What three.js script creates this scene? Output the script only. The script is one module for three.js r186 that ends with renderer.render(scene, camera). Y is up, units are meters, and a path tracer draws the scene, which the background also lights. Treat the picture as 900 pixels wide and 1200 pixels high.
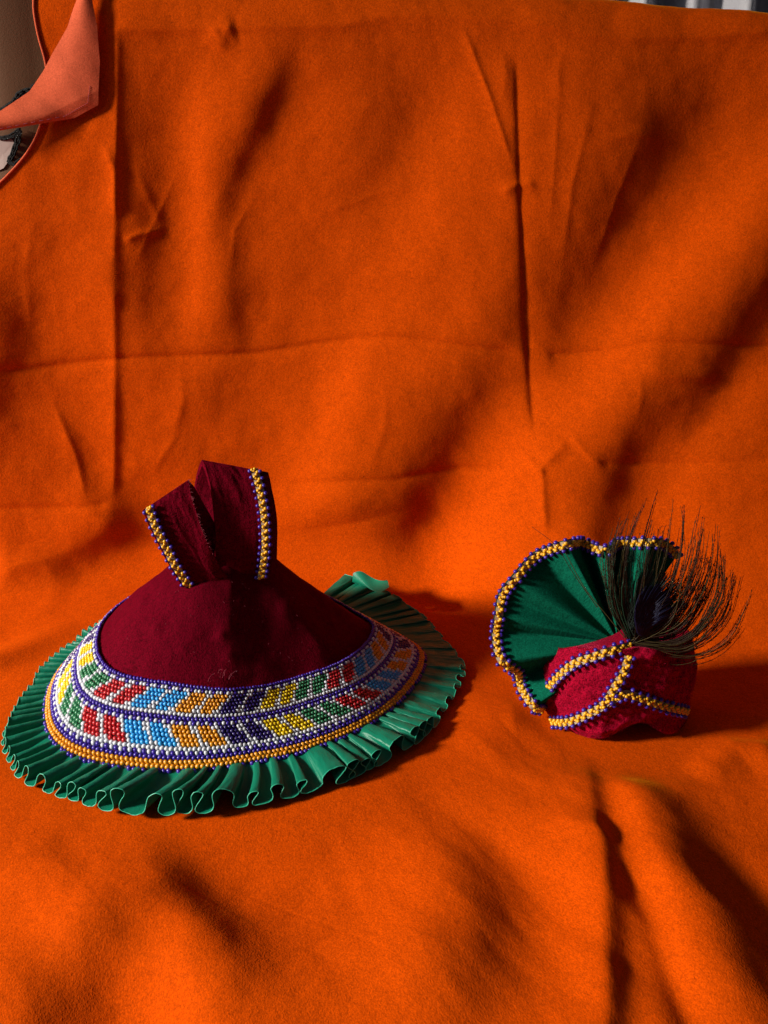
import * as THREE from 'three';
import { RectAreaLightUniformsLib } from 'three/addons/lights/RectAreaLightUniformsLib.js';
import { ImprovedNoise } from 'three/addons/math/ImprovedNoise.js';

// ---------------------------------------------------------------- camera, light, exposure
const scene = new THREE.Scene();
const PITCH = -24 * Math.PI / 180, FOV = 50, EYE = new THREE.Vector3(0, 0.31, 0.48);
const camera = new THREE.PerspectiveCamera(FOV, 3 / 4, 0.01, 20);
camera.position.copy(EYE); camera.rotation.x = PITCH;
camera.updateMatrixWorld();
scene.background = new THREE.Color().setRGB(0.04, 0.04, 0.047);       // dim room all round
const renderer = new THREE.WebGLRenderer({ antialias: true });
renderer.toneMapping = THREE.LinearToneMapping;
renderer.toneMappingExposure = 1.0;
renderer.shadowMap.enabled = true;
RectAreaLightUniformsLib.init();
// low sunlight that comes in through a window on the left
const beam = new THREE.SpotLight(new THREE.Color().setRGB(1, 0.93, 0.82), 84, 0, 0.34, 0.3, 2);
const BEAM_DIR = new THREE.Vector3(-0.88, 0.39, 0.25).normalize();
beam.position.copy(BEAM_DIR).multiplyScalar(3.2).add(new THREE.Vector3(0, 0.1, 0));
beam.target.position.set(0, 0.1, 0);
beam.castShadow = true; beam.shadow.radius = 13; beam.shadow.mapSize.set(2048, 2048);
scene.add(beam, beam.target);
// soft skylight of the same window
const glow = new THREE.RectAreaLight(new THREE.Color().setRGB(0.85, 0.93, 1), 0.8, 0.9, 1.1);
glow.position.set(-1.5, 0.85, 0.75); glow.lookAt(0, 0.05, 0); scene.add(glow);

// ---------------------------------------------------------------- helpers
let seed = 7;
const rnd = () => { seed = (seed * 1664525 + 1013904223) >>> 0; return seed / 4294967296; };
const rr = (a, b) => a + (b - a) * rnd();
const V = (x, y, z) => new THREE.Vector3(x, y, z);
const clamp = (x, a = 0, b = 1) => Math.min(b, Math.max(a, x));
const lerp = (a, b, t) => a + (b - a) * t;
const smooth = (a, b, x) => { const t = clamp((x - a) / (b - a)); return t * t * (3 - 2 * t); };
const noiseGen = new ImprovedNoise();
const noise = (x, y, z) => noiseGen.noise(x, y, z);
const fbm = (x, y, z) => noise(x, y, z) + 0.5 * noise(2 * x, 2 * y, 2 * z + 7) + 0.25 * noise(4 * x, 4 * y, 4 * z + 3);
// a sight line of the photograph (900 x 1200), used to measure where things stand
const FPX = 600 / Math.tan(FOV * Math.PI / 360), CP = Math.cos(PITCH), SP = Math.sin(PITCH);
function ray(px, py) {
  const x = (px - 450) / FPX, y = (600 - py) / FPX;
  return V(x, y * CP + SP, y * SP - CP);
}
const atZ = (px, py, z) => { const d = ray(px, py); return d.multiplyScalar((z - EYE.z) / d.z).add(EYE); };
const atY = (px, py, y) => { const d = ray(px, py); return d.multiplyScalar((y - EYE.y) / d.y).add(EYE); };
const onPlane = (px, py, p, n) => { const d = ray(px, py); return d.multiplyScalar(p.clone().sub(EYE).dot(n) / d.dot(n)).add(EYE); };
const used = {};
const numbered = (n) => { const k = used[n] = (used[n] ?? -1) + 1; return k ? n + '_' + String(k).padStart(3, '0') : n; };
function thing(name, label, category, kind) {
  const o = new THREE.Group(); o.name = numbered(name); scene.add(o);
  o.userData = { label, category }; if (kind) o.userData.kind = kind;
  return o;
}
function part(name, geometry, material, parent, extra) {
  const m = new THREE.Mesh(geometry, material); m.name = numbered(name);
  m.castShadow = m.receiveShadow = true; parent.add(m);
  if (extra) Object.assign(m.userData, extra);
  return m;
}
// grid surface: fn(u, v) -> Vector3, u and v run 0..1
function sheet(nu, nv, fn, { closedU = false, uv = null, flip = false } = {}) {
  const pos = new Float32Array((nu + 1) * (nv + 1) * 3), uvs = new Float32Array((nu + 1) * (nv + 1) * 2), idx = [];
  for (let j = 0; j <= nv; j++) for (let i = 0; i <= nu; i++) {
    const p = fn(i / nu, j / nv), k = j * (nu + 1) + i;
    pos[3 * k] = p.x; pos[3 * k + 1] = p.y; pos[3 * k + 2] = p.z;
    const w = uv ? uv(i / nu, j / nv, p) : [p.x, p.y - p.z];
    uvs[2 * k] = w[0]; uvs[2 * k + 1] = w[1];
  }
  for (let j = 0; j < nv; j++) for (let i = 0; i < nu; i++) {
    const a = j * (nu + 1) + i, b = a + 1, c = a + nu + 1, d = c + 1;
    if (flip) idx.push(a, c, b, b, c, d); else idx.push(a, b, c, b, d, c);
  }
  const g = new THREE.BufferGeometry();
  g.setAttribute('position', new THREE.BufferAttribute(pos, 3));
  g.setAttribute('uv', new THREE.BufferAttribute(uvs, 2));
  g.setIndex(idx); g.computeVertexNormals();
  if (closedU) {
    const n = g.attributes.normal;
    for (let j = 0; j <= nv; j++) {
      const a = j * (nu + 1), b = a + nu, m = V(n.getX(a) + n.getX(b), n.getY(a) + n.getY(b), n.getZ(a) + n.getZ(b)).normalize();
      n.setXYZ(a, m.x, m.y, m.z); n.setXYZ(b, m.x, m.y, m.z);
    }
  }
  return g;
}
function join(geos) {
  let nv = 0, ni = 0;
  for (const g of geos) { nv += g.attributes.position.count; ni += g.index.count; }
  const pos = new Float32Array(nv * 3), nor = new Float32Array(nv * 3), uv = new Float32Array(nv * 2), idx = new Uint32Array(ni);
  let ov = 0, oi = 0;
  for (const g of geos) {
    pos.set(g.attributes.position.array, ov * 3); nor.set(g.attributes.normal.array, ov * 3); uv.set(g.attributes.uv.array, ov * 2);
    for (let i = 0; i < g.index.count; i++) idx[oi + i] = g.index.array[i] + ov;
    ov += g.attributes.position.count; oi += g.index.count;
  }
  const g = new THREE.BufferGeometry();
  g.setAttribute('position', new THREE.BufferAttribute(pos, 3)); g.setAttribute('normal', new THREE.BufferAttribute(nor, 3));
  g.setAttribute('uv', new THREE.BufferAttribute(uv, 2)); g.setIndex(new THREE.BufferAttribute(idx, 1));
  return g;
}
const tube = (pts, r, n = 24, sides = 6) => new THREE.TubeGeometry(new THREE.CatmullRomCurve3(pts), n, r, sides, false);
// tapered thread along a curve
function thread(pts, r0, r1, n = 14, sides = 3) {
  const c = new THREE.CatmullRomCurve3(pts), fr = c.computeFrenetFrames(n, false);
  return sheet(sides, n, (u, v) => {
    const k = Math.round(v * n), p = c.getPointAt(v), a = u * Math.PI * 2, r = lerp(r0, r1, v);
    return p.addScaledVector(fr.normals[k], Math.cos(a) * r).addScaledVector(fr.binormals[k], Math.sin(a) * r);
  });
}
// many beads in one geometry: each [x, y, z, radius], squashed a little along its own thread
const BALL = new THREE.SphereGeometry(1, 9, 6);
function beads(list) {
  const bp = BALL.attributes.position, n = bp.count, bi = BALL.index, m = bi.count;
  const pos = new Float32Array(list.length * n * 3), nor = new Float32Array(list.length * n * 3), uv = new Float32Array(list.length * n * 2), idx = new Uint32Array(list.length * m);
  const q = new THREE.Quaternion(), e = new THREE.Euler(), e2 = V(), p = V(), k = V();
  const UP = V(0, 1, 0), ax = V();
  list.forEach(([x, y, z, r, dir], b) => {
    if (dir) q.setFromUnitVectors(UP, ax.copy(dir).add(e2.set(rr(-0.2, 0.2), rr(-0.2, 0.2), rr(-0.2, 0.2))).normalize());
    else q.setFromEuler(e.set(rr(-0.7, 0.7), rr(0, 6), rr(-0.7, 0.7)));
    const s = dir ? rr(1.06, 1.22) : rr(0.82, 0.94); r *= rr(0.93, 1.04);
    for (let i = 0; i < n; i++) {
      p.fromBufferAttribute(bp, i); k.set(p.x, p.y / s, p.z).normalize().applyQuaternion(q);
      p.y *= s; p.applyQuaternion(q);
      const o = (b * n + i) * 3;
      pos[o] = x + p.x * r; pos[o + 1] = y + p.y * r; pos[o + 2] = z + p.z * r;
      nor[o] = k.x; nor[o + 1] = k.y; nor[o + 2] = k.z;
    }
    for (let i = 0; i < m; i++) idx[b * m + i] = bi.array[i] + b * n;
  });
  const g = new THREE.BufferGeometry();
  g.setAttribute('position', new THREE.BufferAttribute(pos, 3)); g.setAttribute('normal', new THREE.BufferAttribute(nor, 3));
  g.setAttribute('uv', new THREE.BufferAttribute(uv, 2)); g.setIndex(new THREE.BufferAttribute(idx, 1));
  return g;
}

// ---------------------------------------------------------------- materials
function texture(n, fn, repeat, srgb) {
  const d = new Uint8Array(n * n * 4);
  for (let y = 0; y < n; y++) for (let x = 0; x < n; x++) {
    const c = fn(x, y), o = (y * n + x) * 4;
    d[o] = clamp(c[0]) * 255; d[o + 1] = clamp(c[1]) * 255; d[o + 2] = clamp(c[2]) * 255; d[o + 3] = 255;
  }
  const t = new THREE.DataTexture(d, n, n); t.wrapS = t.wrapT = THREE.RepeatWrapping; t.magFilter = THREE.LinearFilter;
  if (srgb) t.colorSpace = THREE.SRGBColorSpace;
  t.repeat.set(repeat, repeat); t.needsUpdate = true;
  return t;
}
// tileable random fields
function field(n, passes) {
  let a = new Float32Array(n * n); for (let i = 0; i < n * n; i++) a[i] = rnd();
  for (let k = 0; k < passes; k++) {
    const b = new Float32Array(n * n);
    for (let y = 0; y < n; y++) for (let x = 0; x < n; x++) {
      const l = (x + n - 1) % n, r = (x + 1) % n, u = (y + n - 1) % n, w = (y + 1) % n;
      b[y * n + x] = (a[y * n + x] * 2 + a[y * n + l] + a[y * n + r] + a[u * n + x] + a[w * n + x]) / 6;
    }
    a = b;
  }
  let lo = 1, hi = 0, mean = 0; for (const v of a) { mean += v / a.length; } let sd = 0; for (const v of a) sd += (v - mean) ** 2 / a.length; sd = Math.sqrt(sd);
  for (let i = 0; i < a.length; i++) a[i] = (a[i] - mean) / sd;
  return a;
}
const TN = 768, fineF = field(TN, 1), midF = field(TN, 6), coarseF = field(TN, 60);
const lint = new Float32Array(TN * TN);
for (let i = 0; i < 260; i++) { const x = Math.floor(rnd() * TN), y = Math.floor(rnd() * TN), s = rr(0.35, 0.9); for (let k = 0; k < 5; k++) lint[((y + Math.floor(k / 2)) % TN) * TN + (x + k) % TN] = s; lint[y * TN + x] = s; lint[y * TN + (x + 1) % TN] = s * 0.7; lint[((y + 1) % TN) * TN + x] = s * 0.5; }
const TILE = 1 / 0.13;
const napColour = (r, g, b, k) => texture(TN, (x, y) => { const i = y * TN + x, v = 1 + k * (0.3 * midF[i] + 0.15 * coarseF[i] + 0.8 * fineF[i]), l = lint[i]; return [r * v + l * 0.45, g * v + l * 0.45, b * v + l * 0.2]; }, TILE, true);
const napBump = texture(TN, (x, y) => { const i = y * TN + x, v = 0.5 + 0.07 * midF[i] + 0.09 * fineF[i] + 0.03 * coarseF[i]; return [v, v, v]; }, TILE);
const velvet = (r, g, b, sheen, sc, k = 0.12, bump = 0.0002) => new THREE.MeshPhysicalMaterial({ color: new THREE.Color().setRGB(r, g, b), map: napColour(0.88, 0.88, 0.88, k), bumpMap: napBump, bumpScale: bump, roughness: 0.85, specularIntensity: 0.06, sheen, sheenColor: new THREE.Color().setRGB(...sc), sheenRoughness: 0.5, side: THREE.DoubleSide });
const M = {
  orange: velvet(0.76, 0.083, 0.0001, 0.6, [1, 0.42, 0.01], 0.075),
  coral: velvet(0.96, 0.17, 0.075, 0.1, [1, 0.5, 0.4], 0.05, 0.0001),
  red: velvet(0.15, 0.0004, 0.010, 0.9, [0.9, 0.012, 0.09], 0.2, 0.0004),
  plush: velvet(0.37, 0.003, 0.026, 1.0, [1, 0.07, 0.18], 0.25, 0.0004),
  greenVelvet: velvet(0.003, 0.13, 0.075, 0.5, [0.05, 0.7, 0.5], 0.12),
  satin: new THREE.MeshPhysicalMaterial({ color: new THREE.Color().setRGB(0.002, 0.165, 0.095), roughness: 0.46, specularIntensity: 0.7, anisotropy: 0.4, bumpMap: napBump, bumpScale: 0.00012, sheen: 0.3, sheenColor: new THREE.Color().setRGB(0.1, 0.9, 0.6), sheenRoughness: 0.3, side: THREE.DoubleSide }),
  satinEdge: new THREE.MeshPhysicalMaterial({ color: new THREE.Color().setRGB(0.03, 0.42, 0.26), roughness: 0.45 }),
  tape: new THREE.MeshStandardMaterial({ color: new THREE.Color().setRGB(0.40, 0.31, 0.22), roughness: 0.9, side: THREE.DoubleSide }),
  backing: new THREE.MeshStandardMaterial({ color: new THREE.Color().setRGB(0.10, 0.05, 0.06), roughness: 0.95, side: THREE.DoubleSide }),
  brown: new THREE.MeshPhysicalMaterial({ color: new THREE.Color().setRGB(0.16, 0.062, 0.022), roughness: 0.55, bumpMap: napBump, bumpScale: 0.0001 }),
  braid: new THREE.MeshStandardMaterial({ color: new THREE.Color().setRGB(0.007, 0.005, 0.006), roughness: 0.8, bumpMap: napBump, bumpScale: 0.0006 }),
  pale: new THREE.MeshStandardMaterial({ color: new THREE.Color().setRGB(0.42, 0.30, 0.27), roughness: 0.7 }),
  curtain: new THREE.MeshPhysicalMaterial({ color: new THREE.Color().setRGB(0.5, 0.49, 0.53), roughness: 0.4, metalness: 0.0, bumpMap: napBump, bumpScale: 0.0004, side: THREE.DoubleSide }),
  fray: new THREE.MeshStandardMaterial({ color: new THREE.Color().setRGB(0.36, 0.06, 0.09), roughness: 0.9 }),
};
const bead = (r, g, b, rough = 0.34) => new THREE.MeshPhysicalMaterial({ color: new THREE.Color().setRGB(r, g, b), roughness: rough, clearcoat: 0.15, clearcoatRoughness: 0.25 });
const B = {
  white: bead(0.60, 0.62, 0.69), blue: bead(0.04, 0.016, 0.30), gold: bead(0.72, 0.29, 0.012), amber: bead(0.80, 0.42, 0.012), yellow: bead(0.80, 0.56, 0.006), green: bead(0.03, 0.20, 0.09),
  red: bead(0.50, 0.014, 0.022), sky: bead(0.035, 0.36, 0.80), purple: bead(0.022, 0.010, 0.13),
};

// ---------------------------------------------------------------- the cloth over the sofa: a profile (floor, bend, slanted back, rounded top) that changes along x
const creaseZ = (x) => lerp(lerp(-0.10, -0.126, smooth(-0.30, -0.15, x)), -0.078, smooth(-0.04, 0.2, x));
const topY = (x) => 0.3275 - 0.056 * x;
const topR = (x) => Math.max(0.014, 0.014 + 0.05 * (0.2 - x));
const TOPZ = -0.172, bend = (x) => lerp(0.03, 0.085, smooth(-0.02, 0.14, x));
function profile(x) {
  // straight floor to the bend, arc, straight back to the top roll, arc, flat top running away
  const zc = creaseZ(x), yt = topY(x), ang = Math.atan2(yt, zc - TOPZ);      // slope of the back
  const BEND = bend(x), k = BEND * Math.tan(ang / 2), L = Math.hypot(yt, zc - TOPZ), TOPR = topR(x), kt = TOPR * Math.tan((ang) / 2);
  return { zc, yt, TOPR, BEND, ang, k, L, kt, a1: BEND * ang, back: L - k - kt, a2: TOPR * ang };
}
const SF = 0.50;   // length of the floor run measured forward from the crease line
function basePoint(x, s) {   // s = 0 at the crease side end of the floor, negative to the front
  const p = profile(x), TOPR = p.TOPR, BEND = p.BEND, c = Math.cos(p.ang), d = Math.sin(p.ang);
  if (s < 0) { const z = p.zc + p.k - s; const dip = Math.max(0, z - 0.085); return { p: V(x, -0.16 * dip * dip / (dip + 0.03), z), n: V(0, 1, 0.16 * smooth(0, 0.06, dip)).normalize() }; }
  if (s < p.a1) { const a = s / BEND; return { p: V(x, BEND * (1 - Math.cos(a)), p.zc + p.k - BEND * Math.sin(a)), n: V(0, Math.cos(a), Math.sin(a)) }; }
  s -= p.a1;
  const q0 = V(x, BEND * (1 - c), p.zc + p.k - BEND * d);
  if (s < p.back) return { p: q0.add(V(0, d * s, -c * s)), n: V(0, c, d) };
  s -= p.back; q0.add(V(0, d * p.back, -c * p.back));
  if (s < p.a2) { const a = p.ang - s / TOPR, cx = q0.clone().add(V(0, -c * TOPR, -d * TOPR)); return { p: cx.add(V(0, Math.cos(a) * TOPR, Math.sin(a) * TOPR)), n: V(0, Math.cos(a), Math.sin(a)) }; }
  s -= p.a2; q0.add(V(0, -c * TOPR + TOPR, -d * TOPR));
  return { p: q0.add(V(0, 0, -s)), n: V(0, 1, 0) };
}
// where a sight line meets the cloth: (x, s)
function onCloth(px, py) {
  const d = ray(px, py); let best = null;
  let t0 = 0.2, t1 = 1.2, lastS = null;
  const side = (t) => { const q = d.clone().multiplyScalar(t).add(EYE), p = profile(q.x);
    const yb = (q.z - p.zc) * -Math.tan(p.ang) ; // height of the back line at this depth
    const inFloor = q.y - 0, c = Math.cos(p.ang), dd = Math.sin(p.ang), inBack = (q.y) * c + (q.z - p.zc) * dd;
    return Math.min(inFloor, inBack); };
  for (let t = t0; t < t1; t += 0.004) if (side(t) < 0) { let a = t - 0.004, b = t; for (let i = 0; i < 18; i++) { const m = (a + b) / 2; if (side(m) < 0) b = m; else a = m; } best = a; break; }
  best ??= t1;
  const q = d.multiplyScalar(best).add(EYE), p = profile(q.x);
  const alongBack = Math.hypot(q.y, q.z - p.zc), c = Math.cos(p.ang), dd = Math.sin(p.ang);
  const isBack = q.y > 0.0005;
  const s = isBack ? (alongBack < p.k ? p.a1 / 2 + (p.a1 / 2) * alongBack / p.k : p.a1 + alongBack - p.k) : (q.z - p.zc < p.k ? p.a1 / 2 * (1 - (q.z - p.zc) / p.k) : -(q.z - p.zc - p.k));
  return [q.x, s];
}
// folds: each is a line across the cloth given where it is seen, with height (mm) and a width (mm) on its left and right side
const folds = [];
function fold(h, wl, wr, pts, { sharp = false, fade = 0.25 } = {}) {
  const P = pts.map(([x, y]) => onCloth(x, y)); let L = 0; const cum = [0];
  for (let i = 1; i < P.length; i++) cum.push(L += Math.hypot(P[i][0] - P[i - 1][0], P[i][1] - P[i - 1][1]));
  let x0 = 9, x1 = -9, s0 = 9, s1 = -9; const m = Math.max(wl, wr) / 1000 * 3;
  for (const [x, s] of P) { x0 = Math.min(x0, x - m); x1 = Math.max(x1, x + m); s0 = Math.min(s0, s - m); s1 = Math.max(s1, s + m); }
  folds.push({ h: h / 1000, wl: wl / 1000, wr: wr / 1000, P, cum, L, sharp, fade, x0, x1, s0, s1 });
}
// a soft slope across a line: falls to the right for k > 0 and rises for k < 0, with slow recovery on both sides
function slope(k, w, pts, fade = 0.4) {
  const c = new THREE.CatmullRomCurve3(pts.map(([x, y]) => V(x, y, 0))); fold(k * w, w * 3, w * 3, c.getPoints(9).map((p) => [p.x, p.y]), { fade }); folds[folds.length - 1].odd = w / 1000; }
function lift(x, s) {
  let y = 0;
  for (const f of folds) {
    if (x < f.x0 || x > f.x1 || s < f.s0 || s > f.s1) continue;
    let bd = 1e9, bt = 0, sg = 1, sd = 0;
    for (let i = 1; i < f.P.length; i++) {
      const [ax, as] = f.P[i - 1], [bx, bs] = f.P[i], ex = bx - ax, es = bs - as, l2 = ex * ex + es * es;
      const raw = ((x - ax) * ex + (s - as) * es) / l2, t = clamp(raw), dx = x - ax - ex * t, ds = s - as - es * t, dd = Math.hypot(dx, ds);
      if (dd < bd) { bd = dd; bt = (f.cum[i - 1] + Math.sqrt(l2) * t) / f.L; const cr = ex * (s - as) - es * (x - ax); sg = cr > 0 ? 1 : -1; sd = sg * dd; }
    }
    const w = sg > 0 ? f.wl : f.wr, xo = f.odd ? sd / f.odd : 0, g = f.odd ? xo * Math.exp(-Math.sqrt(xo * xo + 0.3) / 2) * Math.max(0, 1 - (xo / 8.5) ** 2) : f.sharp ? Math.exp(-(Math.sqrt(bd * bd + 6e-7) - 0.0008) / w) : Math.exp(-bd * bd / (w * w));
    const e = Math.min(bt, 1 - bt) / f.fade; y += f.h * g * (f.odd ? smooth(0, 1, e) : smooth(0, 1, e));
  }
  return y;
}
// direction of travel matters: left of the line (seen from the front) takes the first width
// back: broad soft folds leaning to the right
slope(0.60, 7, [[245, 290], [265, 235], [300, 160], [365, 20]], 0.4);
slope(0.30, 6, [[290, 450], [272, 310], [262, 200]], 0.4);
slope(0.34, 12, [[175, 480], [175, 250], [165, 20]], 0.4);
slope(0.30, 13, [[400, 300], [440, 210], [475, 130], [525, 10]], 0.4);
slope(0.70, 15, [[370, 840], [475, 620], [550, 480], [660, 220]], 0.45);
slope(0.58, 20, [[600, 520], [690, 310], [760, 190], [870, 10]], 0.35);
slope(0.62, 17, [[760, 600], [790, 540], [845, 430], [900, 340], [1020, 190]], 0.35);
slope(0.70, 15, [[640, 820], [665, 760], [700, 640], [740, 520], [810, 390]], 0.35);
slope(0.30, 12, [[-20, 560], [8, 430], [30, 260]], 0.4);
slope(-0.30, 8, [[226, 460], [232, 200], [236, 10]], 0.3);
slope(-0.40, 14, [[310, 720], [385, 500], [480, 290]], 0.4);
slope(-0.62, 12, [[480, 800], [570, 610], [665, 420]], 0.35);
slope(-0.60, 16, [[640, 560], [755, 370], [990, 80]], 0.3);
slope(-0.44, 13, [[760, 680], [835, 510], [960, 370]], 0.4);
slope(-0.22, 13, [[430, 360], [510, 200], [580, 40]], 0.4);
fold(1.3, 7, 3, [[118, 36], [400, 31], [620, 28], [920, 36]], { sharp: true, fade: 0.04 });
// left bulge above the bend
fold(9, 30, 17, [[-40, 690], [60, 665], [115, 620], [150, 560]]);
fold(7, 14, 12, [[-40, 790], [40, 760], [110, 735]]);
// pressed creases
fold(2.0, 9, 3.0, [[134, 590], [136, 300], [139, 20]], { sharp: true, fade: 0.06 });
fold(-1.8, 1.7, 9, [[628, 520], [617, 380], [608, 215], [604, 60]], { sharp: true, fade: 0.1 });
fold(2.2, 4, 3, [[636, 640], [632, 530]], { sharp: true });
fold(1.4, 4, 2.5, [[632, 545], [665, 515]], { sharp: true });
fold(1.4, 3, 3, [[636, 555], [612, 530]], { sharp: true });
fold(1.2, 3, 2, [[602, 205], [575, 120], [538, 20]], { sharp: true });
fold(1.6, 2, 3, [[582, 228], [606, 217], [630, 216]], { sharp: true });
fold(-1.2, 1.8, 4, [[-20, 436], [45, 432], [140, 420], [300, 415], [560, 408], [612, 412]], { sharp: true, fade: 0.05 });
fold(-1.2, 1.8, 4, [[640, 416], [760, 401], [930, 405]], { sharp: true, fade: 0.05 });
fold(-1.0, 1.8, 4, [[-20, 597], [95, 592], [135, 586]], { sharp: true, fade: 0.1 });
fold(-1.0, 1.8, 4, [[330, 568], [460, 560], [600, 550]], { sharp: true, fade: 0.1 });
fold(-1.0, 3, 4, [[690, 540], [790, 545], [920, 538]], { sharp: true, fade: 0.1 });
fold(1.2, 5, 2.2, [[106, 590], [88, 530], [58, 465]], { sharp: true });
fold(1.3, 2, 3, [[143, 283], [165, 274], [195, 268]], { sharp: true });
fold(1.5, 3, 3, [[122, 165], [136, 200], [138, 260]], { sharp: true });
fold(0.9, 4, 3, [[246, 30], [262, 48], [272, 22]], { sharp: true });
fold(1.2, 8, 7, [[250, 60], [262, 40], [280, 35]]);
fold(0.9, 3, 2, [[660, 500], [690, 535], [712, 548]], { sharp: true });
fold(1.1, 5, 4, [[745, 425], [790, 440], [850, 440]]);
// faint wrinkles between the press lines
for (const [h, pts] of [[0.7, [[655, 340], [668, 220], [700, 90]]], [0.6, [[640, 300], [648, 190], [655, 70]]], [0.6, [[690, 330], [720, 240], [760, 130]]], [0.7, [[150, 175], [175, 235], [205, 300]]], [0.6, [[215, 180], [190, 240], [150, 330]]], [0.6, [[300, 225], [275, 270], [268, 340]]], [0.6, [[200, 520], [215, 470], [212, 430]]], [0.7, [[175, 560], [200, 520], [215, 500]]], [0.6, [[560, 600], [570, 570], [600, 545]]], [0.6, [[590, 590], [600, 560], [628, 540]]], [0.5, [[430, 560], [450, 500], [455, 440]]], [0.6, [[585, 130], [592, 90], [588, 50]]], [0.6, [[655, 130], [652, 90], [662, 45]]], [0.6, [[700, 165], [740, 158], [790, 163]]], [0.6, [[745, 500], [750, 460], [742, 425]]], [0.5, [[350, 260], [420, 235], [500, 215]]], [0.6, [[40, 250], [30, 320], [36, 400]]], [0.5, [[820, 520], [850, 505], [890, 510]]]])
  fold(h, 3.5, 2.0, pts, { sharp: true, fade: 0.45 });
// floor
slope(0.72, 12.0, [[340, 1160], [240, 1050], [160, 945]]);
slope(-0.57, 12.0, [[215, 1240], [212, 1120], [198, 1020]]);
slope(0.57, 15.0, [[-20, 1220], [70, 1150], [185, 1080]]);
slope(-0.36, 13.5, [[40, 1120], [110, 1010]]);
slope(0.54, 15.0, [[470, 1240], [565, 1110], [620, 980]]);
slope(-0.50, 15.0, [[380, 1180], [480, 1060], [540, 950]]);
slope(-0.43, 10.5, [[682, 1240], [680, 1050], [668, 920]]);
slope(0.40, 13.5, [[850, 1100], [805, 990], [775, 910]]);
slope(0.43, 12.0, [[900, 1200], [893, 1080], [880, 1000]]);
slope(0.36, 12.0, [[300, 960], [420, 935], [520, 890]]);
fold(4, 16, 14, [[520, 872], [580, 842], [655, 858], [684, 872]]);
fold(6.5, 26, 7, [[712, 1330], [707, 1120], [699, 955]], { fade: 0.22 });
fold(3.6, 14, 6, [[697, 1010], [689, 940], [680, 862]], { fade: 0.2 });
slope(-0.5, 7, [[850, 1240], [765, 1020], [702, 868]], 0.3);
slope(0.7, 5, [[850, 1260], [780, 1120], [722, 1000]], 0.3);
fold(4, 13, 34, [[880, 1240], [800, 1060], [745, 950], [705, 870]]);
fold(4, 10, 10, [[800, 905], [860, 880], [930, 890]]);

// cut of the cloth at its upper left corner: the edge bends away and shows the sofa
const EDGE = [[40, -40], [38, 0], [45, 40], [54, 75], [55, 110], [47, 150], [30, 182], [0, 214], [-40, 245], [-110, 300]].map(([x, y]) => onCloth(x, y)).sort((a, b) => a[1] - b[1]);
function leftEdge(s) {
  const X0 = -0.36;
  if (s <= EDGE[0][1]) return lerp(X0, EDGE[0][0], smooth(EDGE[0][1] - 0.03, EDGE[0][1], s));
  for (let i = 1; i < EDGE.length; i++) if (s <= EDGE[i][1]) {
    const p = EDGE[Math.max(0, i - 2)], a = EDGE[i - 1], b = EDGE[i], n = EDGE[Math.min(EDGE.length - 1, i + 1)], t = (s - a[1]) / (b[1] - a[1]);
    const ma = (b[0] - p[0]) / (b[1] - p[1] + 1e-6), mb = (n[0] - a[0]) / (n[1] - a[1] + 1e-6), h = b[1] - a[1], t2 = t * t, t3 = t2 * t;
    return (2 * t3 - 3 * t2 + 1) * a[0] + (t3 - 2 * t2 + t) * h * ma + (-2 * t3 + 3 * t2) * b[0] + (t3 - t2) * h * mb;
  }
  return EDGE[EDGE.length - 1][0];
}
const S0 = -0.46, S1 = 0.50, XR = 0.40;
function clothPoint(x, s, extra = 0) {
  const b = basePoint(x, s);
  const soft = 0.0022 * fbm(x * 9, s * 9, 1.3) + 0.0007 * fbm(x * 34, s * 34, 5.1);
  const rd = Math.hypot(b.p.x + 0.07, b.p.z + 0.01), rt = Math.hypot(b.p.x - 0.115, b.p.z - 0.03);
  const rest = b.p.y < 0.012 ? Math.min(smooth(0.10, 0.155, rd), smooth(0.035, 0.06, rt)) : Math.max(smooth(0.012, 0.05, b.p.y), Math.min(smooth(0.10, 0.155, rd), smooth(0.035, 0.06, rt)));
  return b.p.addScaledVector(b.n, (lift(x, s) + soft) * rest + extra);
}
const cloth = thing('velvet_cloth', 'orange velvet cloth draped over the sofa back and seat under the beaded dress and turban', 'cloth');
const NX = 680, NS = 860;
part('draped_sheet', sheet(NX, NS, (u, v) => { const s = lerp(S0, S1, v); return clothPoint(lerp(leftEdge(s), XR, u), s); }, { uv: (u, v) => { const s = lerp(S0, S1, v); return [lerp(leftEdge(s), XR, u), s]; } }), M.orange, cloth);
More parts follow.
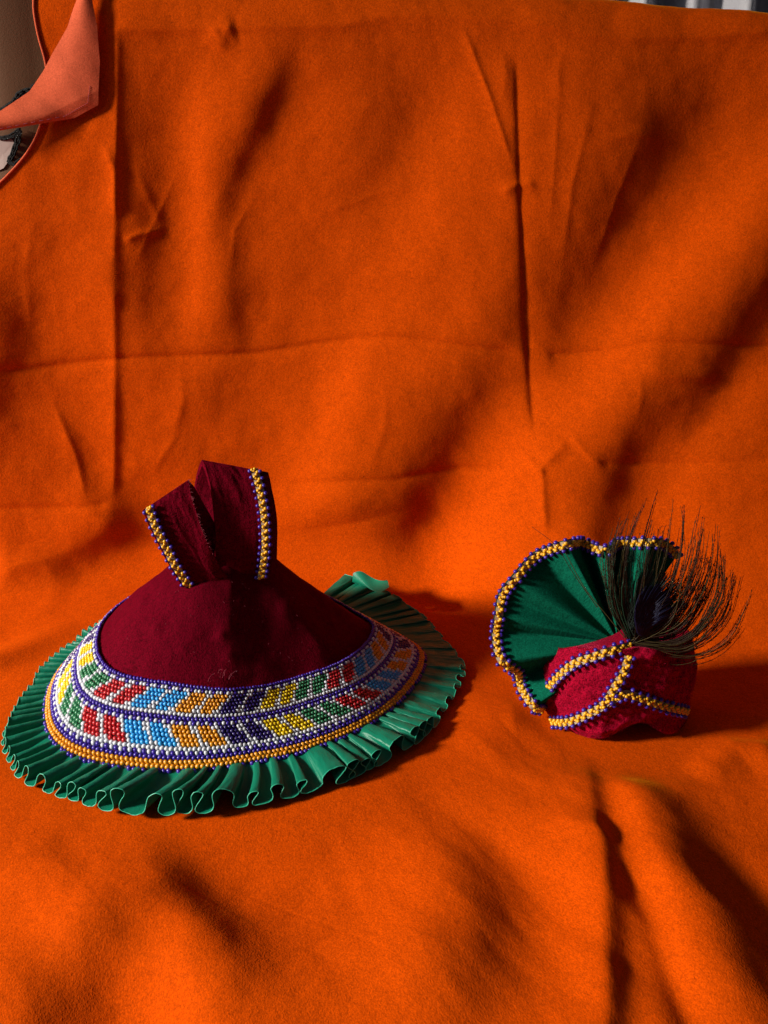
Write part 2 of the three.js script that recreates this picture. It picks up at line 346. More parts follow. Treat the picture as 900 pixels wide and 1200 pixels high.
{
  const pts = []; for (let s = EDGE[0][1] - 0.01; s < EDGE[EDGE.length - 1][1]; s += 0.004) pts.push(clothPoint(leftEdge(s), s, 0.0006));
  part('hem', tube(pts, 0.0007, 160, 6), M.coral, cloth, { label: 'thin coral turned hem along the upper left edge of the cloth' });
  // the folded-over corner that shows the coral reverse of the cloth
  const P = (x, y, dz) => { const [cx, s] = onCloth(x, y); return clothPoint(cx, s, dz); };
  const L = [[104, -30], [90, 8], [76, 46], [55, 82], [40, 106], [2, 136], [-30, 158]], R = [[106, -30], [110, 8], [118, 36], [119, 78], [118, 124], [88, 139], [-30, 156]];
  const rows = [];
  // left boundary and right boundary of the corner, walked together from the top down
  const walk = (A, t) => { const k = t * (A.length - 1), i = Math.min(A.length - 2, Math.floor(k)), f = k - i; return [lerp(A[i][0], A[i + 1][0], f), lerp(A[i][1], A[i + 1][1], f)]; };
  const LB = [[96, -40], [92, 4], [82, 34], [66, 62], [54, 84], [38, 108], [14, 126], [-30, 156]], RB = [[108, -40], [109, 0], [117, 32], [120, 74], [119, 100], [118, 124], [90, 139], [-30, 162]];
  const f1 = onCloth(36, 104), f2 = onCloth(90, 140), f3 = onCloth(76, 128), f4 = onCloth(120, 106);
  const sideOf = (x, s, a, c) => { const ex = c[0] - a[0], es = c[1] - a[1]; return -(ex * (s - a[1]) - es * (x - a[0])) / Math.hypot(ex, es); };
  const flapP = (u, v, up = 0) => {
    const a = walk(LB, v), b = walk(RB, v), q = [lerp(a[0], b[0], u), lerp(a[1], b[1], u)];
    const [cx, s] = onCloth(q[0], q[1]); const base = basePoint(cx, s);
    const ridge = 0.16 * Math.max(0, sideOf(cx, s, f1, f2)) - 0.16 * Math.max(0, sideOf(cx, s, f3, f4));
    return base.p.addScaledVector(base.n, 0.0055 + 0.002 * Math.sin(u * 3) + ridge + 0.0012 * fbm(cx * 25, s * 25, 2) + up);
  };
  const flap = sheet(60, 120, (u, v) => flapP(u, v));
  const fl = part('folded_corner', flap, M.coral, cloth, { label: 'folded corner showing the coral reverse of the cloth' });
  // running stitches of its hem
  const st = [];
  for (let i = 0; i < 34; i++) { const v = lerp(0.6, 0.98, i / 33), u = 0.86; st.push(tube([flapP(u, v, 0.0001), flapP(u, v + 0.003, 0.0003), flapP(u, v + 0.006, 0.0001)], 0.00016, 3, 4)); }
  part('hem_stitches', join(st), M.fray, fl, { kind: 'stuff' });
}

// the sofa under the cloth
const sofa = thing('sofa', 'brown satin sofa back with black braid showing at the upper left beyond the cloth', 'sofa');
{
  const S = (x, s) => { const b = basePoint(x, s); return b.p.addScaledVector(b.n, lerp(-0.032, -0.012, smooth(-0.13, -0.16, x) * smooth(0.12, 0.18, s)) + 0.0028 * Math.sin(x * 95 + 1.1 + s * 6) * smooth(0.1, 0.16, s)).add(V(0, 0.06 * smooth(-0.165, -0.2, x) * smooth(0.31, 0.37, s), 0)); };
  part('upholstery', sheet(90, 160, (u, v) => { const x = lerp(-0.55, 0.55, u), s = lerp(-0.44, 0.6, v), p = S(x, s); return p; }), M.brown, sofa);
  const on = (x, y, h) => { const [cx, s] = onCloth(x, y); return S(cx, s).addScaledVector(basePoint(cx, s).n, h); };
  const braid = (list, r) => { const g = []; list = list.flatMap((p, i) => i ? [0.25, 0.5, 0.75, 1].map((t) => [lerp(list[i - 1][0], p[0], t), lerp(list[i - 1][1], p[1], t)]) : [p]); for (const off of [-1, 0, 1]) g.push(tube(list.map(([x, y], i) => on(x + off * 1.6 + rr(-0.8, 0.8), y + off * 1.5 + rr(-0.8, 0.8), 0.0010 + 0.0004 * (i % 2))), r, 60, 6)); return join(g); };
  part('braid', braid([[-20, 136], [0, 126], [10, 119], [17, 109], [30, 103], [44, 90], [60, 72]], 0.0010), M.braid, sofa);
  part('braid', braid([[-10, 160], [2, 160], [12, 156], [18, 150], [15, 164], [9, 180], [4, 190], [12, 192], [24, 184], [34, 172]], 0.0006), M.braid, sofa);
  const patch = [[-20, 162], [8, 161], [11, 168], [5, 186], [-2, 196], [-20, 204]].map(([x, y]) => on(x, y, 0.0006));
  const c = patch.reduce((a, p) => a.add(p), V()).multiplyScalar(1 / patch.length);
  part('applique', sheet(24, 6, (u, v) => { const k = u * 6, i = Math.floor(k) % 6, f = k - Math.floor(k), q = patch[i].clone().lerp(patch[(i + 1) % 6], f); return c.clone().lerp(q, v); }), M.pale, sofa, { label: 'pale pink motif edged with black braid' });
}
// curtain behind the sofa
const curtain = thing('curtain', 'silvery grey satin curtain hanging behind the sofa', 'curtain');
part('folds', sheet(260, 30, (u, v) => { const x = lerp(-0.9, 1.1, u); return V(x, lerp(-0.1, 0.75, v), -0.62 + 0.018 * Math.sin(x * 140) + 0.012 * Math.sin(x * 61 + 1) + 0.004 * fbm(x * 20, v * 6, 4)); }), M.curtain, curtain);
// the wall above the window on the left, which keeps the sun off the top of the sofa
{
  const w = new THREE.Mesh(new THREE.BoxGeometry(0.1, 0.9, 2.4), new THREE.MeshStandardMaterial({ color: new THREE.Color().setRGB(0.5, 0.46, 0.42), roughness: 0.9 }));
  w.name = 'wall_above_window'; w.userData.kind = 'structure'; w.position.set(-2.03, 1.085 + 0.45, 0.8); w.castShadow = w.receiveShadow = true; scene.add(w);
}

// ---------------------------------------------------------------- the dress
const dress = thing('doll_dress', 'burgundy velvet doll dress with wide beaded hem and pleated green satin ruffle', 'dress');
const DC = V(-0.075, 0, -0.015), APEX = 0.076, RIDGE = 0.05;
// hem outline, read from the ground: angle from the front, turning right
const hemPts = [[65, 800], [55, 840], [58, 865], [75, 887], [110, 899], [160, 906], [200, 909], [245, 907], [262, 905], [300, 898], [350, 888], [400, 870], [440, 850], [475, 820], [497, 785], [499, 768]]
  .map(([x, y]) => { const p = atY(x, y, 0.004); return [Math.atan2(p.x - DC.x, p.z - DC.z), Math.hypot(p.x - DC.x, p.z - DC.z)]; });
hemPts.push([1.72, 0.089], [1.95, 0.079], [2.3, 0.071], [2.8, 0.066], [3.1, 0.066], [-1.8, 0.081], [-2.2, 0.076], [-2.7, 0.075]); hemPts.sort((a, b) => a[0] - b[0]);
const wrap = (a) => { a = (a + Math.PI) % (2 * Math.PI); if (a < 0) a += 2 * Math.PI; return a - Math.PI; };
function hemRaw(a) {
  a = wrap(a); const n = hemPts.length;
  for (let i = 0; i < n; i++) { const p = hemPts[i], q = hemPts[(i + 1) % n]; let a0 = p[0], a1 = q[0]; if (i === n - 1) { a1 += 2 * Math.PI; if (a < a0) a += 2 * Math.PI; } if (a >= a0 && a <= a1) return lerp(p[1], q[1], (a - a0) / (a1 - a0)); }
  return 0.1;
}
const hemTab = []; for (let i = 0; i < 720; i++) { let s = 0, w = 0; for (let k = -24; k <= 24; k++) { const g = Math.exp(-k * k / 130); s += g * hemRaw((i + k) / 720 * 2 * Math.PI); w += g; } hemTab.push(s / w); }
const hemR = (a) => { const k = ((wrap(a) + 2 * Math.PI) % (2 * Math.PI)) / (2 * Math.PI) * 720, i = Math.floor(k) % 720, f = k - Math.floor(k); return lerp(hemTab[i], hemTab[(i + 1) % 720], f); };
const hemY = (a) => 0.0055 + 0.002 * Math.exp(-((wrap(a - 2.5)) ** 2) / 0.5);
function bodyPoint(a, t, out = 0) {
  const d = wrap(a - RIDGE), ridge = 1 + 0.05 * Math.exp(-Math.sqrt(d * d + 0.002) / 0.13) * smooth(0.05, 0.55, t) - 0.075 * Math.exp(-((d - 0.5) ** 2) / 0.1) * smooth(0, 0.3, t) * (1 - t);
  const bulge = lerp(0.13, -0.02, smooth(-0.5, 0.5, d)) - 0.05 * smooth(0.7, 1.5, d) ;
  const r = hemR(a) * (1 - t) * ridge, y = hemY(a) + APEX * (t + bulge * Math.sin(Math.PI * Math.min(1, t)) * (1 - 0.3 * t));
  const p = V(DC.x + Math.sin(a) * r, y, DC.z + Math.cos(a) * r);
  if (out) { const n = bodyNormal(a, t); p.addScaledVector(n, out); }
  return p;
}
function bodyNormal(a, t) {
  const e = 0.01, p = bodyPoint(a, t), u = bodyPoint(a + e, t).sub(p), v = bodyPoint(a, Math.min(0.98, t + e)).sub(t + e > 0.98 ? bodyPoint(a, t - e) : p);
  return u.cross(v).normalize();
}
if (bodyNormal(0, 0.3).y < 0) throw new Error('normal');
const tufts = [[-1.0, 0.52, 0.0009], [-0.62, 0.48, 0.0008], [-0.02, 0.5, 0.0007], [0.05, 0.42, 0.0006]];
part('skirt', sheet(720, 90, (u, v) => {
  const a = u * 2 * Math.PI, t = v * 0.985, p = bodyPoint(a, t);
  let tuft = 0; for (const [ta, tt, th] of tufts) tuft += th * Math.exp(-(((a > Math.PI ? a - 2 * Math.PI : a) - ta) ** 2 * 0.0036 + (t - tt) ** 2 * 0.0145) / 0.000008);
  const dent = tuft + 0.0011 * fbm(p.x * 45, p.y * 45, p.z * 45) * Math.sin(Math.PI * v);
  return p.addScaledVector(V(Math.sin(a) * 0.6, 0.8, Math.cos(a) * 0.6), dent);
}, { closedU: true, uv: (u, v) => [u * 0.64, v * 0.13] }), M.red, dress);
// small tucks where the velvet is stitched
{
  const lintG = [];
  for (let i = 0; i < 90; i++) { const a = rr(-1.4, 1.3), t = rr(0.33, 0.8), p = bodyPoint(a, t, 0.0004), q = V(rr(-1, 1), rr(-0.4, 0.4), rr(-1, 1)).normalize(), l = rr(0.0004, 0.0013); lintG.push(thread([p, p.clone().addScaledVector(q, l * 0.5).add(V(0, 0.0002, 0)), p.clone().addScaledVector(q, l)], 0.00005, 0.00005, 3)); }
  for (let i = 0; i < 9; i++) { const a = RIDGE + rr(-0.14, 0.05), t = rr(0.30, 0.36), p = bodyPoint(a, t, 0.0003), q = V(rr(-1, 1), rr(0.2, 1), rr(0, 0.6)).normalize(), l = rr(0.003, 0.008); lintG.push(thread([p, p.clone().addScaledVector(q, l * 0.5).add(V(0, 0.0012, 0)), p.clone().addScaledVector(q, l)], 0.00006, 0.00005, 6)); }
  part('loose_threads', join(lintG), M.fray, dress, { kind: 'stuff' });
}
// the beaded band
const BT = 0.285, ROWS = 21, COLS = 279, bandT = (r) => 0.004 + (BT - 0.004) * r / (ROWS - 1);
const band = part('beaded_band', sheet(320, 14, (u, v) => bodyPoint(u * 2 * Math.PI, bandT(v * (ROWS - 1)), 0.0006), { closedU: true }), M.backing, dress, { label: 'wide white beaded hem band with rows of coloured leaves' });
{
  const byColour = {}, leaves = {};
  const put = (c, b) => (byColour[c] ??= []).push(b);
  const seq = ['purple', 'yellow', 'green', 'red', 'sky', 'gold'];
  const axis = (a, t, r) => { const p = bodyPoint(a, t), u = bodyPoint(a + 0.02, t).sub(p).normalize(), v = bodyPoint(a, t + 0.02).sub(p).normalize(); return u.multiplyScalar(r % 2 ? 0.9 : -0.9).add(v).normalize(); };
  const A0 = 0.075;
  for (let r = 0; r < ROWS; r++) for (let c = 0; c < COLS; c++) {
    const uc = c + (r % 2) * 0.5 - COLS / 2, a = RIDGE + A0 * 0 + uc * 2 * Math.PI / COLS;
    if (Math.abs(wrap(a)) > 2.75) continue;
    const t = bandT(r), p = bodyPoint(a, t, 0.0013), rad = hemR(a) * (1 - t) * 0.0117 * (r % 20 === 0 ? 1.04 : 1);
    const bd = [p.x + rr(-1, 1) * 0.00016, p.y + rr(-1, 1) * 0.00016, p.z + rr(-1, 1) * 0.00016, clamp(rad, 0.0008, 0.00112), axis(a, t, r)];
    if (r === 0) { if (c % 5 < 4) put('blue', bd); continue; }
    if (r === 1 || r === 2) { put('gold', bd); continue; }
    if (r === 3) { put('blue', bd); continue; }
    if (r === 4) { put((c % 2) ? 'white' : 'blue', bd); continue; }
    if (r === 20) { put('blue', bd); continue; }
    if (r === 19) { put(c % 3 === 0 ? 'blue' : 'white', bd); continue; }
    if (r === 12) { put('blue', bd); continue; }
    if (r === 11 && c % 2) { put('blue', bd); continue; }
    const upper = r > 12, vm = upper ? 15.9 : 8.0, dv = r - vm, slant = upper ? 0.85 : -0.85;
    const k = Math.round((uc - slant * dv - 1.6) / 5.5), x = uc - slant * dv - 1.6 - 5.5 * k;
    const out = (upper ? dv : -dv) / 2.6, hw = out > 0.2 ? 2.17 : 2.17 - 0.25 * (0.2 - out);
    const inside = Math.pow(Math.abs(x) / (hw + 0.08), 4.5) + Math.pow(Math.abs(dv) / 2.6, 5) < 1;
    if (!inside) { put('white', bd); continue; }
    const g = ((Math.floor(k / 2) % 6) + 6) % 6;
    (leaves[(upper ? 'u' : 'l') + k] ??= { c: seq[g], b: [] }).b.push(bd);
  }
  for (const c in byColour) part({ white: 'white_beads', blue: 'blue_beads', gold: 'gold_beads' }[c], beads(byColour[c]), B[c], band, { kind: 'stuff' });
  for (const k in leaves) if (leaves[k].b.length > 6) part('bead_leaf', beads(leaves[k].b), B[leaves[k].c], band);
}
// pleated satin ruffle
const ruffleTurn = 72;
function rufflePoint(a, v) {
  const w = a + lerp(0.06, 0.012, smooth(-0.5, -0.9, wrap(a))) * noise(Math.cos(a) * 5, Math.sin(a) * 5, 2) + 0.03 * smooth(-0.8, -0.4, wrap(a)) * noise(Math.cos(a) * 11, Math.sin(a) * 11, 21) + 0.012 * noise(Math.cos(a) * 17, Math.sin(a) * 17, 5);
  const d = wrap(a), phi = w * ruffleTurn - 58 * 0.16 * Math.log(1 + Math.exp(-(wrap(w) + 0.75) / 0.16));
  const leftSide = smooth(-0.25, -0.8, d) * smooth(-2.6, -2.0, d), front = Math.exp(-((d + 0.1) ** 2) / 0.12), right = smooth(0.7, 1.3, d) * smooth(2.4, 1.9, d);
  const size = 0.6 + lerp(0.8, 0.35, leftSide) * (0.5 + noise(Math.cos(a) * 9, Math.sin(a) * 9, 8));
  const A = size * (0.0028 + 0.0008 * leftSide + 0.0020 * front - 0.0019 * right), T = size * lerp(0.0026, 0.0014, right) * (1 - 0.35 * front - 0.6 * leftSide), wave = lerp(Math.sin(phi), 2 * Math.pow(0.5 + 0.5 * Math.sin(phi), 2) - 1, leftSide);
  const g = Math.pow(v, 0.75), width = 0.0245 + 0.003 * front - 0.002 * right - 0.0012 * leftSide - 0.009 * smooth(-0.9, -1.35, d) + 0.011 * smooth(1.6, 2.1, d) + 0.0012 * noise(Math.cos(a) * 23, Math.sin(a) * 23, 31) + 0.0018 * noise(Math.cos(a) * 5, Math.sin(a) * 5, 11);
  const rise = 0.003 * Math.exp(-((wrap(a - 2.5)) ** 2) / 0.2) + 0 * d;
  const r = hemR(a) - 0.003 + width * v * (1 - 0.06 * Math.sin(phi) * v);
  const tang = -T * g * Math.sin(2 * phi) / 1 + T * 0.6 * g * Math.sin(phi + 0.6) - (0.008 * front + 0.002 * leftSide - 0.003 * right) * v * v;
  const y = hemY(a) * (1 - v) + 0.0032 * (1 - v) * 0 + (0.0012 + A * (1 + wave) + 0.0005 * noise(phi * 1.3, v * 5, 4) + 0.0003 * noise(phi * 4, v * 14, 9)) * g + 0.0012 + rise * v;
  return V(DC.x + Math.sin(a) * r + Math.cos(a) * tang, y, DC.z + Math.cos(a) * r - Math.sin(a) * tang);
}
const ruffle = part('pleated_ruffle', sheet(1900, 12, (u, v) => rufflePoint(lerp(-1.98, 2.56, u), v)), M.satin, dress, { label: 'pleated green satin ruffle round the hem' });
{
  const n = 2400, ring = (k) => rufflePoint(lerp(-1.98, 2.56, k / n), 1);
  part('ruffle_edge', sheet(5, n, (u, v) => { const k = Math.round(v * n), p = ring(k), q = ring(k + 1), t = q.clone().sub(p).normalize(), up = V(0, 1, 0), s = t.clone().cross(up).normalize(), w = s.clone().cross(t); const an = u * 2 * Math.PI; return p.addScaledVector(s, Math.cos(an) * 0.00022).addScaledVector(w, Math.sin(an) * 0.00022); }), M.satinEdge, ruffle);
  // the free end of the ribbon, curled up at the back
  const A1 = atZ(412, 684, -0.10), A2 = atZ(456, 686, -0.066), T1 = atZ(414, 668, -0.095), T2 = atZ(440, 676, -0.076);
  part('ribbon_end', sheet(30, 10, (u, v) => { const lo = A1.clone().lerp(A2, u), hi = T1.clone().lerp(T2, u); const p = lo.lerp(hi, v * (1 - u * 0.8)); p.z += 0.006 * Math.sin(v * 2.4 + u * 3); p.y += 0.002 * Math.sin(u * 6); return p; }), M.satin, dress, { label: 'curled loose end of the green ribbon' });
  const nb = []; for (let i = 0; i < 16; i++) { const p = atZ(lerp(396, 428, i / 15), 684 + 2 * (i % 2) + 3 * Math.sin(i / 5), -0.094); nb.push([p.x, p.y, p.z, 0.001]); }
  part('blue_beads', beads(nb), B.blue, dress, { kind: 'stuff', label: 'blue beads along the rear edge of the hem' });
}
// a bead trim along a path: a tape with blue beads at both edges and a zigzag of gold between
function trim(parent, pts, width, normalAt, r = 0.00092, label) {
  const curve = new THREE.CatmullRomCurve3(pts), L = curve.getLength(), n = Math.round(L / (2.02 * r));
  const at = (f, off, up) => { const p = curve.getPointAt(clamp(f)), t = curve.getTangentAt(clamp(f)), nn = normalAt(p, f).clone(); nn.addScaledVector(t, -nn.dot(t)).normalize(); const s = t.clone().cross(nn); return p.addScaledVector(s, off).addScaledVector(nn, up); };
  const tr = part('bead_trim', sheet(Math.max(24, n), 4, (u, v) => at(u, (v - 0.5) * width * 0.66, 0.0003)), M.tape, parent, label ? { label } : null);
  const bl = [], go = [];
  for (let i = 0; i <= n; i++) {
    const z = (i % 2 ? 1 : -1), j = () => rr(-1, 1) * r * 0.14, f = i / n;
    const add = (list, off, up, k = 1, df = 0) => { const p = at(f + df, off, up); list.push([p.x + j(), p.y + j(), p.z + j(), r * k]); };
    if (i % 2 === 0) add(bl, -width * 0.42, 0.9 * r, 1.22); else add(bl, width * 0.42, 0.9 * r, 1.22);
    add(go, z * width * 0.17, 1.1 * r, 1.06); if (i % 2) add(go, -width * 0.06, 1.0 * r, 0.9, 0.5 / n); else add(go, width * 0.06, 1.0 * r, 0.9, 0.5 / n);
  }
  part('blue_beads', beads(bl), B.blue, tr, { kind: 'stuff' }); part('gold_beads', beads(go), B.amber, tr, { kind: 'stuff' });
  return tr;
}
// sleeves: flattened velvet loops with wall thickness
function sleeve(c, back, thL, thR, label) {
  const [BL, BR, TL, TR] = c;
  const at = (a, b, k) => {
    const ang = b * 2 * Math.PI, U = 0.5 - 0.5 * k * Math.cos(ang), sn = Math.sin(ang), D = 0.5 - 0.5 * k * Math.sign(sn) * Math.pow(Math.abs(sn), 1.6);
    const p = BL.clone().lerp(BR, a).lerp(TL.clone().lerp(TR, a), U);
    const w = 0.0013 * fbm(a * 3 + BL.x * 90, b * 5, 3) + 0.0003 * fbm(a * 12, b * 16, 7);
    return p.addScaledVector(back, lerp(thL, thR, a) * D + w);
  };
  const m = [sheet(40, 90, (u, v) => at(u, v, 1)), sheet(40, 90, (u, v) => at(u, v, 0.90), { flip: true })];
  for (const e of [0, 1]) m.push(sheet(90, 3, (u, v) => at(e, u, lerp(1, 0.90, v))));
  const s = part('sleeve', join(m), M.red, dress, { label });
  return { s, at };
}
{
  const n = V(0, 0.35, 0.94);
  const Lc = [atZ(220, 702, 0.016), atZ(266, 692, 0.014), atZ(163, 600, 0.012), atZ(213, 566, 0.008)];
  const l = sleeve(Lc, V(0.35, -0.1, -0.90), 0.007, 0.012, 'left sleeve leaning outward with trim along its cuff');
  const pl = []; for (let i = 0; i <= 12; i++) pl.push(l.at(0.13, 0.06 + 0.40 * i / 12, 1.0).add(V(0, 0.0003, 0.0006)));
  trim(l.s, pl, 0.0056, () => n, 0.00088);
  const Rc = [atZ(256, 690, 0.010), atZ(328, 684, 0.006), atZ(250, 544, 0.0), atZ(321, 556, -0.004)];
  const r = sleeve(Rc, V(-0.6, -0.1, -0.78), 0.022, 0.012, 'upright right sleeve standing open with trim along its cuff');
  const pr = []; for (let i = 0; i <= 12; i++) pr.push(r.at(0.80, 0.06 + 0.43 * i / 12, 1.0).add(V(0, 0.0003, 0.0006)));
  trim(r.s, pr, 0.0056, () => n, 0.00088);
  const fr = []; for (let i = 0; i < 40; i++) { const p = l.at(1, 0.2 + 0.3 * rnd(), 1), q = V(rr(0.2, 1), rr(-0.3, 0.5), rr(-0.2, 0.5)).normalize(), k = rr(0.0006, 0.002); fr.push(thread([p, p.clone().addScaledVector(q, k * 0.5).add(V(0, 0.0002, 0)), p.clone().addScaledVector(q, k)], 0.00007, 0.00004, 3)); }
  part('frayed_edge', join(fr), M.fray, l.s, { kind: 'stuff' });
}

// ---------------------------------------------------------------- the turban
const turban = thing('doll_turban', 'small red plush turban with green fan, beaded trims and a peacock feather', 'turban');
const TC = V(0.1145, 0, 0.025), TRX = 0.0345, TRZ = 0.029, TH = 0.0495;
function bandPoint(a, v, out = 0) {   // a: angle from the front turning right, v: 0 bottom .. 1 top of the side, up to 2 at the centre of the crown
  const arch = 0.0115 * Math.exp(-((a - 0.12) ** 2) / 0.12), left = smooth(0.1, -0.5, a) * smooth(-2.6, -1.6, a);
  const top = TH + 0.002 * Math.exp(-((a + 0.02) ** 2) / 0.1) - 0.004 * smooth(0.4, 1.2, Math.abs(a)) - 0.007 * smooth(-0.9, -1.5, a) * smooth(-2.8, -2, a);
  const side = Math.min(v, 1), puff = Math.sqrt(Math.max(0, 1 - Math.max(-0.5, 2 * side - 1) ** 2 * 0.9));
  const crown = Math.max(0, v - 1), rad = (0.80 + 0.22 * puff) * (1 - 0.98 * crown * crown * (1.4 - 0.4 * crown)) ;
  const y = lerp(0.0015 + arch, top, side) - 0.001 * Math.sin(crown * Math.PI / 2);
  const o = out + 0.0022 * left * smooth(0, 0.1, v);
  return V(TC.x + Math.sin(a) * (TRX * rad + o), y, TC.z + Math.cos(a) * (TRZ * rad + o));
}
const bandNormal = (a) => V(Math.sin(a) / TRX, 0.25 / 0.03, Math.cos(a) / TRZ).normalize();
function onBand(px, py, out) {   // nearest point of the headband to a sight line
  let best = [0, 0], bd = 1e9; const d = ray(px, py).normalize(), q = V();
  for (let a = -1.9; a <= 1.9; a += 0.02) for (let v = 0; v <= 1.4; v += 0.02) { q.copy(bandPoint(a, v)).sub(EYE); const l = q.dot(d), e = q.addScaledVector(d, -l).length() * 6 + l * 0.06; if (e < bd) { bd = e; best = [a, v]; } }
  return { p: bandPoint(best[0], best[1], out), a: best[0], v: best[1] };
}
const headband = part('headband', join([
  sheet(300, 110, (u, v) => { const a = (u - 0.5) * 2 * Math.PI, vv = v * 2, p = bandPoint(a, vv); const n = bandNormal(a), f = 0.0005 * fbm(p.x * 260, p.y * 260, p.z * 260) + 0.0016 * fbm(p.x * 90, p.y * 90, p.z * 90); return p.addScaledVector(n, f * (vv > 1.6 ? 0.3 : 1)); }, { closedU: true, uv: (u, v) => [u * 0.2, v * 0.08] }),
  sheet(160, 6, (u, v) => { const a = (u - 0.5) * 2 * Math.PI; return bandPoint(a, 0).lerp(V(TC.x, bandPoint(a, 0).y + 0.006 * v, TC.z), v * 0.35); }, { closedU: true }),
]), M.plush, turban, { label: 'red plush wrapped headband with an arched notch in front' });
{ // plush pile standing out from the surface
  const g = [];
  for (let i = 0; i < 2600; i++) { const a = rr(-1.75, 1.75), v = rr(0.0, 1.3), p = bandPoint(a, v, 0.0002), n = bandNormal(a).add(V(rr(-1, 1), rr(-1, 1), rr(-1, 1)).multiplyScalar(0.7)).normalize(), l = rr(0.0005, 0.0012); g.push(thread([p, p.clone().addScaledVector(n, l * 0.6), p.clone().addScaledVector(n, l).add(V(0, -0.0002, 0))], 0.00007, 0.00003, 2)); }
  part('pile', join(g), M.plush, headband, { kind: 'stuff' });
}
{
  const path = (list, out = 0.0012) => list.map(([x, y]) => onBand(x, y, out).p);
  const nrm = (p) => V((p.x - TC.x) / TRX, 0.35, (p.z - TC.z) / TRZ).normalize();
  trim(turban, path([[645, 852], [668, 844], [690, 835], [708, 822], [722, 800], [731, 783], [737, 768]], 0.0016), 0.0058, nrm, 0.00096, 'bead trim running up across the headband from the lower left');
  trim(turban, path([[713, 823], [730, 812], [748, 815], [772, 824], [790, 829], [801, 833]], 0.0013), 0.0058, nrm, 0.00096, 'bead trim running down to the right of the headband');
  trim(turban, path([[648, 806], [660, 790], [676, 776], [694, 768], [714, 763], [737, 752]], 0.0016), 0.0058, nrm, 0.00096, 'bead trim along the upper edge of the headband');
}
// the fan
const FP = V(0.11, 0.0, 0.037), FN = V(0, 0.27, 1).normalize();
const pivot = onPlane(724, 753, FP, FN);
const rim = [[634, 838], [608, 810], [603, 790], [580, 768], [577, 735], [586, 692], [611, 661], [640, 640], [662, 630], [700, 637], [728, 634], [756, 628], [778, 632], [794, 645], [796, 650]].map(([x, y]) => onPlane(x, y, FP, FN));
const rimC = new THREE.CatmullRomCurve3(rim);
function fanPoint(u, v, out = 0) {
  const e = rimC.getPointAt(clamp(u)), p = pivot.clone().lerp(e, v);
  const k = u * 7.2 + 0.15 * Math.sin(u * 17), tri = 1 - Math.abs(((k % 1) + 1) % 1 * 2 - 1), w = lerp(Math.pow(tri, 0.8), 0.5 - 0.5 * Math.cos(k * 2 * Math.PI), 0.6) - 0.45;
  const h = w * 0.019 * Math.sin(Math.min(1, v * 1.25) * Math.PI * 0.5) * (0.65 + 0.35 * Math.sin(u * 9 + 1)) * (1 - 0.25 * v);
  return p.addScaledVector(FN, h + out);
}
const fan = part('fan', join([
  sheet(220, 50, (u, v) => fanPoint(u, lerp(0.02, 1, v), 0.0006)),
  sheet(220, 50, (u, v) => fanPoint(u, lerp(0.02, 1, v), -0.0006), { flip: true }),
]), M.greenVelvet, turban, { label: 'pleated green velvet fan edged with beads' });
{ const pts = []; for (let i = 0; i <= 60; i++) pts.push(fanPoint(i / 60, 0.965, 0.0010)); trim(fan, pts, 0.0058, () => FN, 0.00096); }
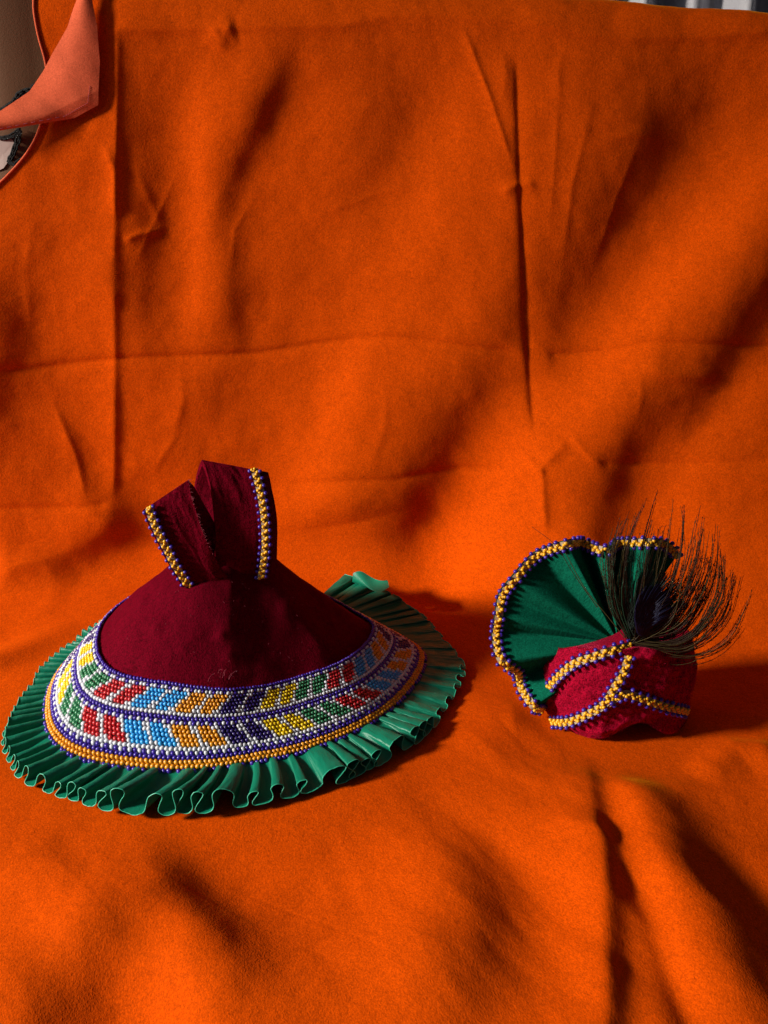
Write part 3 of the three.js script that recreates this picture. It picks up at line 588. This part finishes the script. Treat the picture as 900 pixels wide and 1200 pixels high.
// the peacock feather
const feather = part('peacock_feather', thread([atZ(737, 764, 0.040), atZ(744, 752, 0.041), atZ(757, 728, 0.043), atZ(770, 704, 0.044)], 0.0007, 0.0002, 16, 6), new THREE.MeshStandardMaterial({ color: new THREE.Color().setRGB(0.3, 0.24, 0.16), roughness: 0.5 }), turban, { label: 'peacock feather with a dark blue eye' });
{
  const tips = [[719, 618], [724, 604], [735, 600], [740, 596], [751, 592], [766, 566], [778, 572], [792, 577], [803, 590], [820, 592], [829, 602], [838, 612], [846, 622], [843, 638], [857, 660], [866, 668], [881, 676], [884, 700], [884, 716], [884, 734]];
  const c1 = [[717, 715], [722, 702], [744, 702], [770, 722], [791, 737], [802, 752], [802, 769], [800, 780]], c2 = [[711, 655], [721, 648], [748, 640], [797, 662], [826, 677], [842, 708], [848, 748], [844, 773]];
  const pick = (A, f) => { const k = clamp(f) * (A.length - 1), i = Math.min(A.length - 2, Math.floor(k)), t = k - i; return [lerp(A[i][0], A[i + 1][0], t), lerp(A[i][1], A[i + 1][1], t)]; };
  const groups = { dark_barbs: [], bronze_barbs: [], green_barbs: [], eye_barbs: [], blue_eye: [] };
  const barb = (f, len, jit, list, z0, rad) => {
    const b = [740 + rr(-3, 5), 757 - rr(0, 8)], a = pick(c1, f), c = pick(c2, f), t = pick(tips, f), j = () => rr(-jit, jit), z = z0 + rr(-0.004, 0.004);
    const pts2 = [b, [a[0] + j(), a[1] + j()], [c[0] + j() * 1.3, c[1] + j() * 1.3], [t[0] + j() * 0.9, t[1] + j() * 0.9]];
    const curve = new THREE.CatmullRomCurve3(pts2.map(([x, y], i) => V(x, y, 0))); const pts = [];
    for (let i = 0; i <= 7; i++) { const p = curve.getPointAt(i / 7 * len); pts.push(atZ(p.x, p.y, z + 0.006 * Math.sin(i / 7 * 2.2) - 0.004 * (i / 7))); }
    list.push(thread(pts, rad, rad * 0.45, 18, 3));
    // tiny side hairs that make the barb look ragged
    const cv = new THREE.CatmullRomCurve3(pts);
    for (let k = 0; k < 26; k++) { const q = rr(0.25, 1), p = cv.getPointAt(q), tg = cv.getTangentAt(q), s = V(-tg.y, tg.x, 0).multiplyScalar(rnd() < 0.5 ? 1 : -1).addScaledVector(tg, 2.2).normalize(), l = rr(0.0006, 0.0015); list.push(thread([p, p.clone().addScaledVector(s, l * 0.5).addScaledVector(tg, l * 0.1), p.clone().addScaledVector(s, l)], rad * 0.6, rad * 0.3, 2)); }
  };
  const bunch = [0.01, 0.06, 0.14, 0.22, 0.29, 0.36, 0.42, 0.47, 0.51, 0.54, 0.57, 0.59, 0.62, 0.69, 0.71, 0.73, 0.75, 0.77, 0.80, 0.88, 0.97];
  for (let i = 0; i < 140; i++) { const f = bunch[Math.floor(rnd() * bunch.length)] + rr(-0.012, 0.012); barb(f, rr(0.72, 1), i % 3 ? 3 : 8, i % 3 ? groups.dark_barbs : groups.bronze_barbs, 0.045, 0.00024); }
  for (let i = 0; i < 60; i++) barb(rr(0.3, 0.62), rr(0.5, 0.82), 6, i % 4 ? groups.dark_barbs : groups.bronze_barbs, 0.045, 0.00024);
  for (let i = 0; i < 26; i++) barb(rr(0.0, 0.34), rr(0.5, 0.8), 5, groups.green_barbs, 0.0445, 0.00028);
  // dense eye of the feather
  const E = [768, 708];
  const eye = (n, rx, ry, list, z) => { for (let i = 0; i < n; i++) { const a = rr(0, 6.283), r = Math.sqrt(rnd()), x = E[0] + Math.cos(a) * rx * r, y = E[1] + Math.sin(a) * ry * r, s = [lerp(745, x, 0.35), lerp(752, y, 0.35)]; list.push(thread([atZ(s[0], s[1], z - 0.002), atZ(lerp(s[0], x, 0.55) - 3, lerp(s[1], y, 0.55) - 3, z), atZ(x, y, z - 0.001)], 0.0003, 0.0002, 6)); } };
  eye(520, 36, 42, groups.eye_barbs, 0.0500); eye(420, 21, 25, groups.blue_eye, 0.0520);
  const F = (r, g, b, ir = 0) => new THREE.MeshPhysicalMaterial({ color: new THREE.Color().setRGB(r, g, b), roughness: 0.55, specularIntensity: 0.35, metalness: ir, side: THREE.DoubleSide });
  const mats = { dark_barbs: F(0.030, 0.016, 0.009), bronze_barbs: F(0.07, 0.055, 0.02, 0.3), green_barbs: F(0.02, 0.06, 0.035, 0.3), eye_barbs: F(0.012, 0.022, 0.017), blue_eye: F(0.006, 0.007, 0.03) };
  for (const k in groups) part(k, join(groups[k]), mats[k], feather, { kind: 'stuff' });
  // two loose hairs over the fan
  part('stray_barb', thread([atZ(736, 752, 0.040), atZ(712, 722, 0.037), atZ(686, 690, 0.034), atZ(663, 648, 0.030)], 0.0003, 0.00015, 20), mats.bronze_barbs, feather);
  part('stray_barb', thread([atZ(700, 712, 0.035), atZ(672, 672, 0.030), atZ(650, 638, 0.026), atZ(623, 617, 0.02)], 0.00022, 0.0001, 20), mats.dark_barbs, feather);
}
renderer.render(scene, camera);
